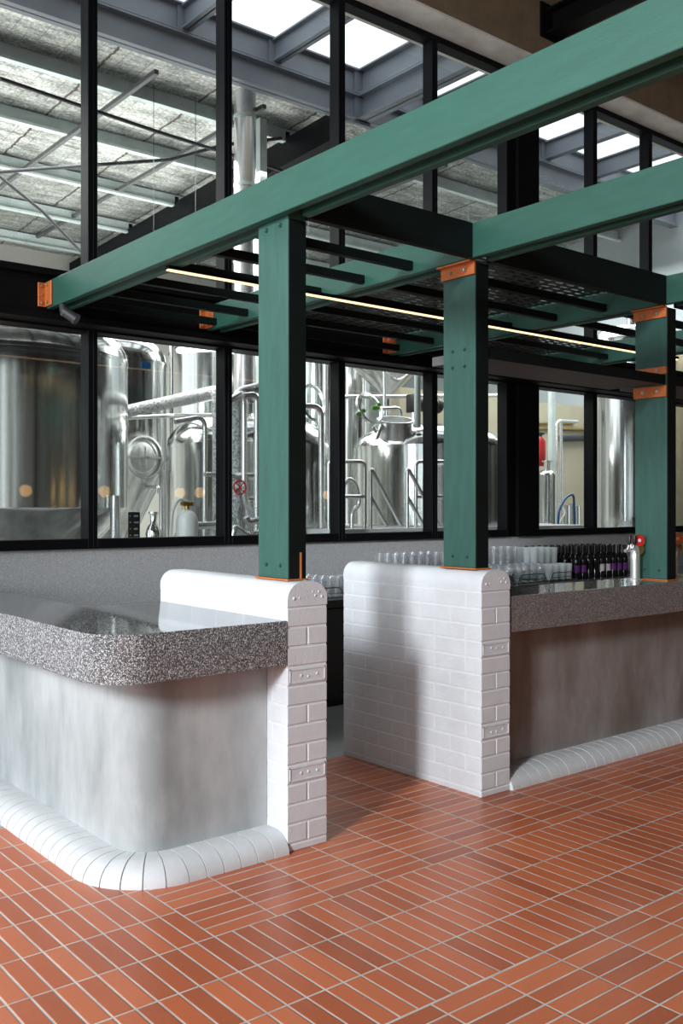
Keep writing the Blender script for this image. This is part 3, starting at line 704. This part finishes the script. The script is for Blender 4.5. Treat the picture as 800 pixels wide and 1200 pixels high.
# hatch openings and lids
def open_hatch(parent, c, rad, lid_c, lid_n, clamps=False):
    c = Vector(c)
    nk = MB().lathe([(rad, -.12), (rad, .06), (rad + .018, .06), (rad + .018, .08), (rad - .01, .08), (rad - .01, -.12)], c, 36, (-.15, -.25, 1)).build('hatch_neck', 'stainless_pipe', parent, 40)
    n_ = Vector(lid_n).normalized(); lc_ = Vector(lid_c)
    l = MB().lathe([(rad * .86, -.015), (rad * .98, -.018), (rad * 1.0, .015), (rad * .86, .02), (rad * .86, -.015)], lc_, 36, n_).build('hatch_lid_rim', 'stainless_pipe', parent, 40)
    MB().lathe([(0, .004), (rad * .87, .004), (rad * .87, -.004), (0, -.004)], lc_, 36, n_).build('lid_window', 'pane', l, 40)
    if clamps:
        for s in (-1, 1):
            q = lc_ + Vector((s * .11 - .05, -.03, -.03 + s * .04)); MB().ball(q, .05, (1.1, .5, .6)).ball(q + Vector((.05, 0, .04)), .03, (1, .5, .8)).build('green_clamp', 'green_clamp', l, 40)
    MB().tube(smooth_path([lc_ + Vector((.05, 0, -rad)), lc_ + Vector((.1, -.02, -rad - .08)), c + Vector((-rad, 0, .02)), c + Vector((-rad - .1, -.02, -.15))], .05), .02, 8).build('hinge_arm', 'stainless_pipe', parent, 40)
lid4 = at(366, 472, y4 - .1); open_hatch(k4, at(352, 512, y4 - .3), .2, lid4, (.2, -1, .15))
lid6 = at(433, 479, y6 - .2); open_hatch(k6, at(463, 500, y6 - .25), .19, lid6, (.12, -1, .4), True)
# agitator motor and its post
mt = thing('agitator_motor', 'black agitator motor mounted behind the mash vessel', 'motor', (x6, y6, 2.4))
a = at(497, 474, 9.12)
MB().cyl(a + Vector((-.16, 0, 0)), a + Vector((.2, 0, 0)), .10, seg=28).cyl(a + Vector((.2, 0, 0)), a + Vector((.26, 0, 0)), .105).box(a.x - .25, a.x - .14, a.y - .09, a.y + .09, a.z - .12, a.z + .12, .01).build('motor_body', 'cabinet_black', mt, 40)
MB().cyl((a.x - .19, a.y, 0), (a.x - .19, a.y, a.z - .10), .05).build('support_post', 'stainless_pipe', mt, 40)
# hopper on a stand
x, y = atd(453, 13.3)
hp = thing('grain_hopper', 'steel conical grain hopper high behind the tilted hatch lid', 'hopper', (x, y, 0))
MB().lathe([(.05, 2.95), (.06, 3.08), (.46, 3.47), (.46, 4.0), (.44, 4.0), (.44, 3.48), (.045, 3.09), (.03, 2.95)], (x, y, 0), 48).build('cone', 'stainless', hp, 40)
MB().cyl((x, y, 2.45), (x, y, 2.96), .03).build('outlet_pipe', 'stainless_pipe', hp, 40)
for sx in (-1, 1):
    for sy in (-1, 1): MB().cyl((x + sx * .42, y + sy * .42, 0), (x + sx * .42, y + sy * .42, 3.7), .025).build('leg', 'stainless_pipe', hp, 40)
# deck and handrails
dk = thing('brewhouse_deck', 'pale steel walkway deck below the mash vessel', 'platform', (7, 7, 1.3))
MB().box(5.3, 9.1, 6.62, 7.02, 1.29, 1.335).box(6.62, 9.1, 7.02, 8.88, 1.29, 1.335).build('deck_plate', 'deck', dk, 0)
for xx, yy in ((5.4, 6.7), (7, 6.7), (8.9, 6.7), (6.8, 8.8), (8.9, 8.8)): MB().box(xx - .04, xx + .04, yy - .04, yy + .04, 0, 1.29).build('deck_leg', 'deck', dk, 0)
def rail(label, parts):
    r = thing('handrail', label, 'handrail', parts[0][1][0])
    for nm, pts in parts: MB().tube(smooth_path(pts, .06), .019, 10).build(nm, 'stainless_pipe', r, 40)
RY = 6.74
def A(px, py): p = at(px, py, RY); p.z = max(p.z, 1.356); return p
def foot(px): p = at(px, 600, RY); return Vector((p.x, RY, 1.336))
rail('square steel handrail left of the middle window mullion', [('top_rail', [foot(385), A(385, 541), A(427, 541), foot(427)]), ('mid_rail', [A(385, 582), A(427, 582)])])
rail('sloping steel stair handrail before the mash vessel', [('top_rail', [foot(434), A(434, 547), A(470, 619)]), ('mid_rail', [A(434, 582), A(453, 619)])])
rail('steel stair handrail at the right of the middle window', [('top_rail', [foot(477), A(477, 547), A(514, 619)]), ('mid_rail', [A(477, 582), A(496, 619)])])
RY = 6.93
rail('back steel handrail behind the right stair rail', [('top_rail', [foot(487), A(487, 541), A(560, 541), foot(560)]), ('mid_rail', [A(487, 582), A(560, 582)])])
# pipework
def pipe(label, pts, r, mat='stainless_pipe', name='steel_pipe', rad=.1, cat='pipe'):
    return tag(MB().tube(smooth_path(pts, rad), r, 12).build(name, mat, None, 50), label, cat)
LZ = 1.25
struct('trim_4', MB().box(-4, 5.28, 6.56, 7.0, 1.2, LZ).box(9.15, 13, 6.56, 6.95, 1.2, LZ), 'galv', 'pale ledge behind the window sills in the hall', 'ledge', 0)
B = lambda px, py, Y=7.05: at(px, py, Y)
def dn(px, Y, z=0.0): p = at(px, 600, Y); return Vector((p.x, Y, z))
pipe('thick foil wrapped pipe rising right then dropping beside the mullion', [B(135, 485, 8.75), B(200, 471, 8.2), B(257, 459, 7.1), dn(257, 7.1)], .062, 'foil_wrap', 'insulated_pipe')
pipe('vertical foil wrapped pipe just right of the mullion', [B(312, 452, 7.12), B(277, 461, 7.1), dn(277, 7.1)], .05, 'foil_wrap', 'insulated_pipe')
pipe('thin steel pipe below the foil wrapped pipe', [B(140, 490, 8.9), B(205, 487, 8.5), B(252, 487, 7.3), B(252, 478, 7.2)], .022)
pipe('slim steel pipe standing left of the domed kettle', [B(201, 400, 9.2), dn(201, 9.2)], .022)
pipe('steel pipe hanging in front of the domed kettle', [B(205, 494, 7.09), B(240, 488, 7.09), dn(240, 7.09)], .022)
pipe('left tall looped steel pipe right of the mullion', [B(268, 470, 6.95), B(284, 461, 6.95), B(286, 470, 6.95), B(286, 585, 6.95), B(300, 610, 6.95), dn(303, 6.95, LZ)], .028)
pipe('right tall looped steel pipe beside the green post', [B(284, 464, 6.88), B(301, 462, 6.88), B(301, 590, 6.88), dn(301, 6.88, LZ)], .028)
pipe('low S shaped steel pipe near the sill', [B(288, 606, 6.70), B(291, 612, 6.70), B(306, 608, 6.70), B(307, 626, 6.70), B(288, 628, 6.70), B(275, 615, 6.70), dn(272, 6.7, LZ)], .030)
pipe('level steel pipe along the sill left of the mullion', [dn(206, 6.83, LZ), B(213, 617, 6.83), B(255, 615, 6.83), B(262, 605, 6.83), B(270, 606, 6.83), dn(283, 6.83, LZ)], .032)
pipe('level steel pipe behind the green post at valve height', [B(240, 556, 7.01), B(330, 558, 7.01), dn(332, 7.01)], .022)
pipe('lower level steel pipe behind the green post', [B(284, 585, 7.09), B(326, 585, 7.09), dn(327, 7.09)], .026)
pipe('tall steel pipe right of the nearest green post', [B(381, 400, 9.3), dn(381, 9.3)], .035)
pipe('second tall steel pipe right of the nearest green post', [B(389, 418, 9.15), B(389, 520, 9.15), dn(387, 9.15)], .03)
pipe('bent steel handle pipe before the round lid', [B(345, 476, 7.12), B(376, 476, 7.12), dn(377, 7.12)], .028)
pipe('long level steel pipe behind the hopper outlet', [dn(397, 9.6), B(400, 465, 9.6), B(618, 463, 9.6), dn(619, 9.6)], .03)
pipe('bent steel pipe right of the tilted lid', [B(440, 479, 9.3), B(469, 478, 9.3), dn(470, 9.3)], .03)
pipe('upright pale pipe before the motor', [B(489, 436, 7.4), B(489, 501, 7.4)], .035, 'galv')
pipe('looped hose pipe before the mash vessel', [dn(402, 6.98, 1.336), B(402, 568, 6.98), B(410, 560, 6.98), B(418, 570, 6.98), B(421, 592, 6.98), B(412, 600, 6.98), dn(412, 6.98, 1.336)], .022)
pipe('tall grey pipe before the cream wall', [B(646, 452, 9.6), dn(647, 9.6)], .06, 'galv')
pipe('tall looped pipe before the cream wall', [dn(653, 9.1), B(652, 493, 9.1), B(676, 494, 9.1)], .024, 'stainless_pipe')
pipe('second upright pipe before the cream wall', [dn(658, 9.2), B(657, 495, 9.2)], .024)
pipe('black horizontal pipe against the cream wall', [B(652, 514, 10.54), B(694, 513, 10.54)], .055, 'dark_pipe')
pipe('brass pipe along the cream wall', [B(625, 502, 10.57), B(690, 503, 10.57)], .03, 'brass')
pipe('upper brass pipe along the cream wall', [B(625, 496, 10.58), B(672, 496, 10.58)], .02, 'brass')
pipe('blue hose looping before the cream wall', [dn(652, 8.2), B(654, 600, 8.2), B(662, 583, 8.2), B(672, 578, 8.2), dn(676, 8.3)], .016, 'blue', 'hose')
pipe('white hose looping beside the blue hose', [B(655, 590, 8.9), B(663, 600, 8.8), B(655, 612, 8.8), dn(656, 8.8)], .010, 'white_plastic', 'hose')
pipe('steel pipe standing at the edge left of the black column', [B(588, 440, 9.2), dn(588, 9.2)], .03)
for k, (px, tp) in enumerate(((664, 592), (670, 590), (676, 593))):
    a = B(px, tp, 9.9); m = MB().cyl((a.x, a.y, 0), a, .06)
    tag(m.build('keg_post', 'stainless', None, 40), ['left', 'middle', 'right'][k] + ' of three slim steel cylinders before the cream wall', 'cylinder')
a = B(633, 527, 9.0)
fe = thing('fire_extinguisher', 'red cylinder hung beside the black column window edge', 'extinguisher', a)
MB().lathe([(0, -.24), (.07, -.24), (.075, -.2), (.075, .12), (.03, .19), (.0, .19)], a, 20).build('cylinder', 'red', fe, 40)
MB().cyl(a + Vector((0, 0, .18)), a + Vector((0, 0, .25)), .025).box(a.x - .02, a.x + .08, a.y - .01, a.y + .01, a.z + .22, a.z + .25).build('valve_head', 'cabinet_black', fe, 40)
MB().box(a.x - .1, a.x - .03, a.y + .076, a.y + .09, 0, a.z + .1).build('stand_post', 'galv', fe, 0)
a = B(636, 617, 8.4)
tag(MB().lathe([(0, -.9), (.12, -.9), (.13, .02), (.125, .04), (0, .04)], a, 24).build('plastic_drum', 'white_plastic', None, 40), 'white plastic drum below the red cylinder', 'drum')
a = B(748, 611, 6.7)
tag(MB().box(a.x - .07, a.x + .07, 6.6, 6.74, LZ, 1.42, .005).build('control_box', 'cabinet_black', None, 20), 'small black control box on the window sill by the third post', 'box')
# red valve wheel
a = B(281, 571, 6.85)
vw = thing('valve_wheel', 'red valve hand wheel on the pipes right of the mullion', 'valve', a)
MB().tube([a + Vector((.06 * math.cos(k / 18 * 2 * PI), 0, .06 * math.sin(k / 18 * 2 * PI))) for k in range(18)], .007, 8, True).build('wheel_rim', 'red', vw, 50)
MB().tube([a + Vector((-.042, 0, -.042)), a + Vector((.042, 0, .042))], .006, 6).tube([a + Vector((-.042, 0, .042)), a + Vector((.042, 0, -.042))], .006, 6).build('spokes', 'red', vw, 40)
MB().cyl(a + Vector((0, .0, 0)), a + Vector((0, .2, 0)), .014).build('spindle', 'stainless_pipe', vw, 40)
# white gas cylinder, flask, chalk board
a = B(219, 612, 6.7)
gc_ = thing('gas_cylinder', 'white rounded gas cylinder with brass valve at the sill', 'cylinder', (a.x, a.y, LZ))
MB().lathe([(0, LZ), (.085, LZ), (.09, a.z - .03), (.085, a.z + .03), (.062, a.z + .075), (.03, a.z + .1), (0, a.z + .1)], (a.x, a.y, 0), 28).build('cylinder_body', 'white_tank', gc_, 50)
MB().cyl((a.x, a.y, a.z + .1), (a.x, a.y, a.z + .16), .02).box(a.x - .05, a.x + .05, a.y - .02, a.y + .02, a.z + .13, a.z + .165, .005).build('valve', 'brass', gc_, 40)
MB().tube(smooth_path([(a.x, a.y, a.z + .165), (a.x - .07, a.y, a.z + .19), (a.x - .13, a.y, a.z + .1), (a.x - .15, a.y, LZ + .01)], .1), .012, 8).build('hose', 'white_plastic', gc_, 40)
a = B(180, 622, 6.8)
tag(MB().lathe([(0, LZ), (.055, LZ), (.065, a.z - .02), (.05, a.z + .03), (.025, a.z + .06), (.03, a.z + .13), (.04, a.z + .135), (.04, a.z + .15), (0, a.z + .15)], (a.x, a.y, 0), 28).build('steel_flask', 'stainless', None, 50), 'small shiny steel flask at the sill left of the white cylinder', 'flask')
a = B(157, 615, 6.75)
cb = thing('chalk_board', 'small black chalk board tag with white marks at the sill', 'board', (a.x, a.y, 1.2))
MB().box(a.x - .05, a.x + .05, a.y - .008, a.y + .008, LZ, a.z + .10, .01, 2).build('board', 'chalk', cb, 30)
mk = MB()
for k, (w1, w2) in enumerate(((.01, .05), (.02, .06), (.015, .045), (.02, .05))):
    z = a.z + .065 - k * .05; mk.box(a.x - .04, a.x - .038 + w1 * .4, a.y - .0095, a.y - .0085, z, z + .009); mk.box(a.x - .005, a.x - .005 + w2 * .7, a.y - .0095, a.y - .0085, z - .003, z + .01)
mk.build('chalk_marks', 'chalk_white', cb, 0)

# ------------------------------------------------------------------ lamps in the rooms
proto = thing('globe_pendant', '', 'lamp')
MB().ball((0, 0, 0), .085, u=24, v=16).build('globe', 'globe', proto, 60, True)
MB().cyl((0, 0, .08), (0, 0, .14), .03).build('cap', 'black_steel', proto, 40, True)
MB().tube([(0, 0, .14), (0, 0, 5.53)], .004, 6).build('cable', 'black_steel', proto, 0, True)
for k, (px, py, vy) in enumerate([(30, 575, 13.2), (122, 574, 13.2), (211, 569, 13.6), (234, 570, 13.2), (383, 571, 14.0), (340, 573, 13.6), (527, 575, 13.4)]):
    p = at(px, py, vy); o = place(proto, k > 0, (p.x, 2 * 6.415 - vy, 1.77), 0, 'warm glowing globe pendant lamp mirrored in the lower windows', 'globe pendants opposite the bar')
def hall_light(x, y, z, k):
    r = thing('batten_light', 'white fluorescent batten light hung in the brewery hall', 'light', (x, y, z), 'hall batten lights')
    MB().box(x - .6, x + .6, y - .06, y + .06, z, z + .06, .005, 1).build('housing', 'white_plastic', r, 20)
    MB().cyl((x - .57, y, z - .018), (x + .57, y, z - .018), .016).build('tube', 'tube_white', r, 40)
    MB().tube([(x - .4, y, z + .06), (x - .4, y, rz(y))], .004, 6).tube([(x + .4, y, z + .06), (x + .4, y, rz(y))], .004, 6).build('chains', 'galv', r, 0)
for k, (x, y) in enumerate(((10.9, 9.9), (13.0, 12.2), (3.0, 12.4))): hall_light(x, y, 5.0 if k else 4.15, k)

# ------------------------------------------------------------------ light
def area(name, loc, target, sx, sy, power, col=(1, 1, 1)):
    l = bpy.data.lights.new(name, 'AREA'); l.shape = 'RECTANGLE'; l.size = sx; l.size_y = sy; l.energy = power; l.color = col
    o = bpy.data.objects.new(name, l); COL.objects.link(o); o.location = loc
    o.rotation_euler = (Vector(target) - Vector(loc)).to_track_quat('-Z', 'Y').to_euler(); return o
area('daylight_key', (-9.3, -1.75, 6.1), (2.9, 3.5, 1.1), 1.3, 2.4, 2050, (.93, .965, 1.0))
area('daylight_side_window', (-4.15, 4.1, 3.0), (2.0, 4.6, 1.5), 3.6, 4.0, 310, (.88, .95, 1.0))
area('hall_down_fill', (4.5, 12.0, 5.6), (4.5, 12.0, 0), 9, 5, 1000, (1, .99, .96))  # unseen fill added below the roof to brighten the hall
area('hall_up_fill', (3.5, 12.5, 4.4), (3.5, 12.5, 9), 10, 4, 380, (1, .99, .96))  # added upward fill that brightens the foil lining, no fitting here
area('hall_down_fill', (11.5, 9.2, 5.7), (11.5, 9.2, 0), 5, 3, 350, (1, .99, .96))  # second unseen fill, added for the right part of the hall
w = bpy.data.worlds.new('sky'); S.world = w; w.use_nodes = True
w.node_tree.nodes['Background'].inputs[0].default_value = (.93, .965, 1.0, 1)
w.node_tree.nodes['Background'].inputs[1].default_value = 1.7

# ------------------------------------------------------------------ camera and view
cam = bpy.data.cameras.new('camera'); co = bpy.data.objects.new('camera', cam); COL.objects.link(co)
co.location = (0, 0, EYE); co.rotation_euler = (PI / 2, 0, -YAW)
cam.sensor_fit = 'HORIZONTAL'; cam.sensor_width = 24.0; cam.lens = 24.0 * F / 800.0; cam.shift_y = -(600 - HZ) / 800.0; cam.clip_end = 200
S.camera = co
vs = S.view_settings; vs.view_transform = 'Standard'; vs.look = 'None'; vs.gamma = 1.0; vs.use_curve_mapping = False; vs.exposure = 0.0
cy = S.cycles; cy.use_denoising = True; cy.max_bounces = 10; cy.diffuse_bounces = 4; cy.glossy_bounces = 5; cy.transparent_max_bounces = 24; cy.transmission_bounces = 6
cy.sample_clamp_indirect = 6.0; cy.caustics_reflective = False; cy.caustics_refractive = False
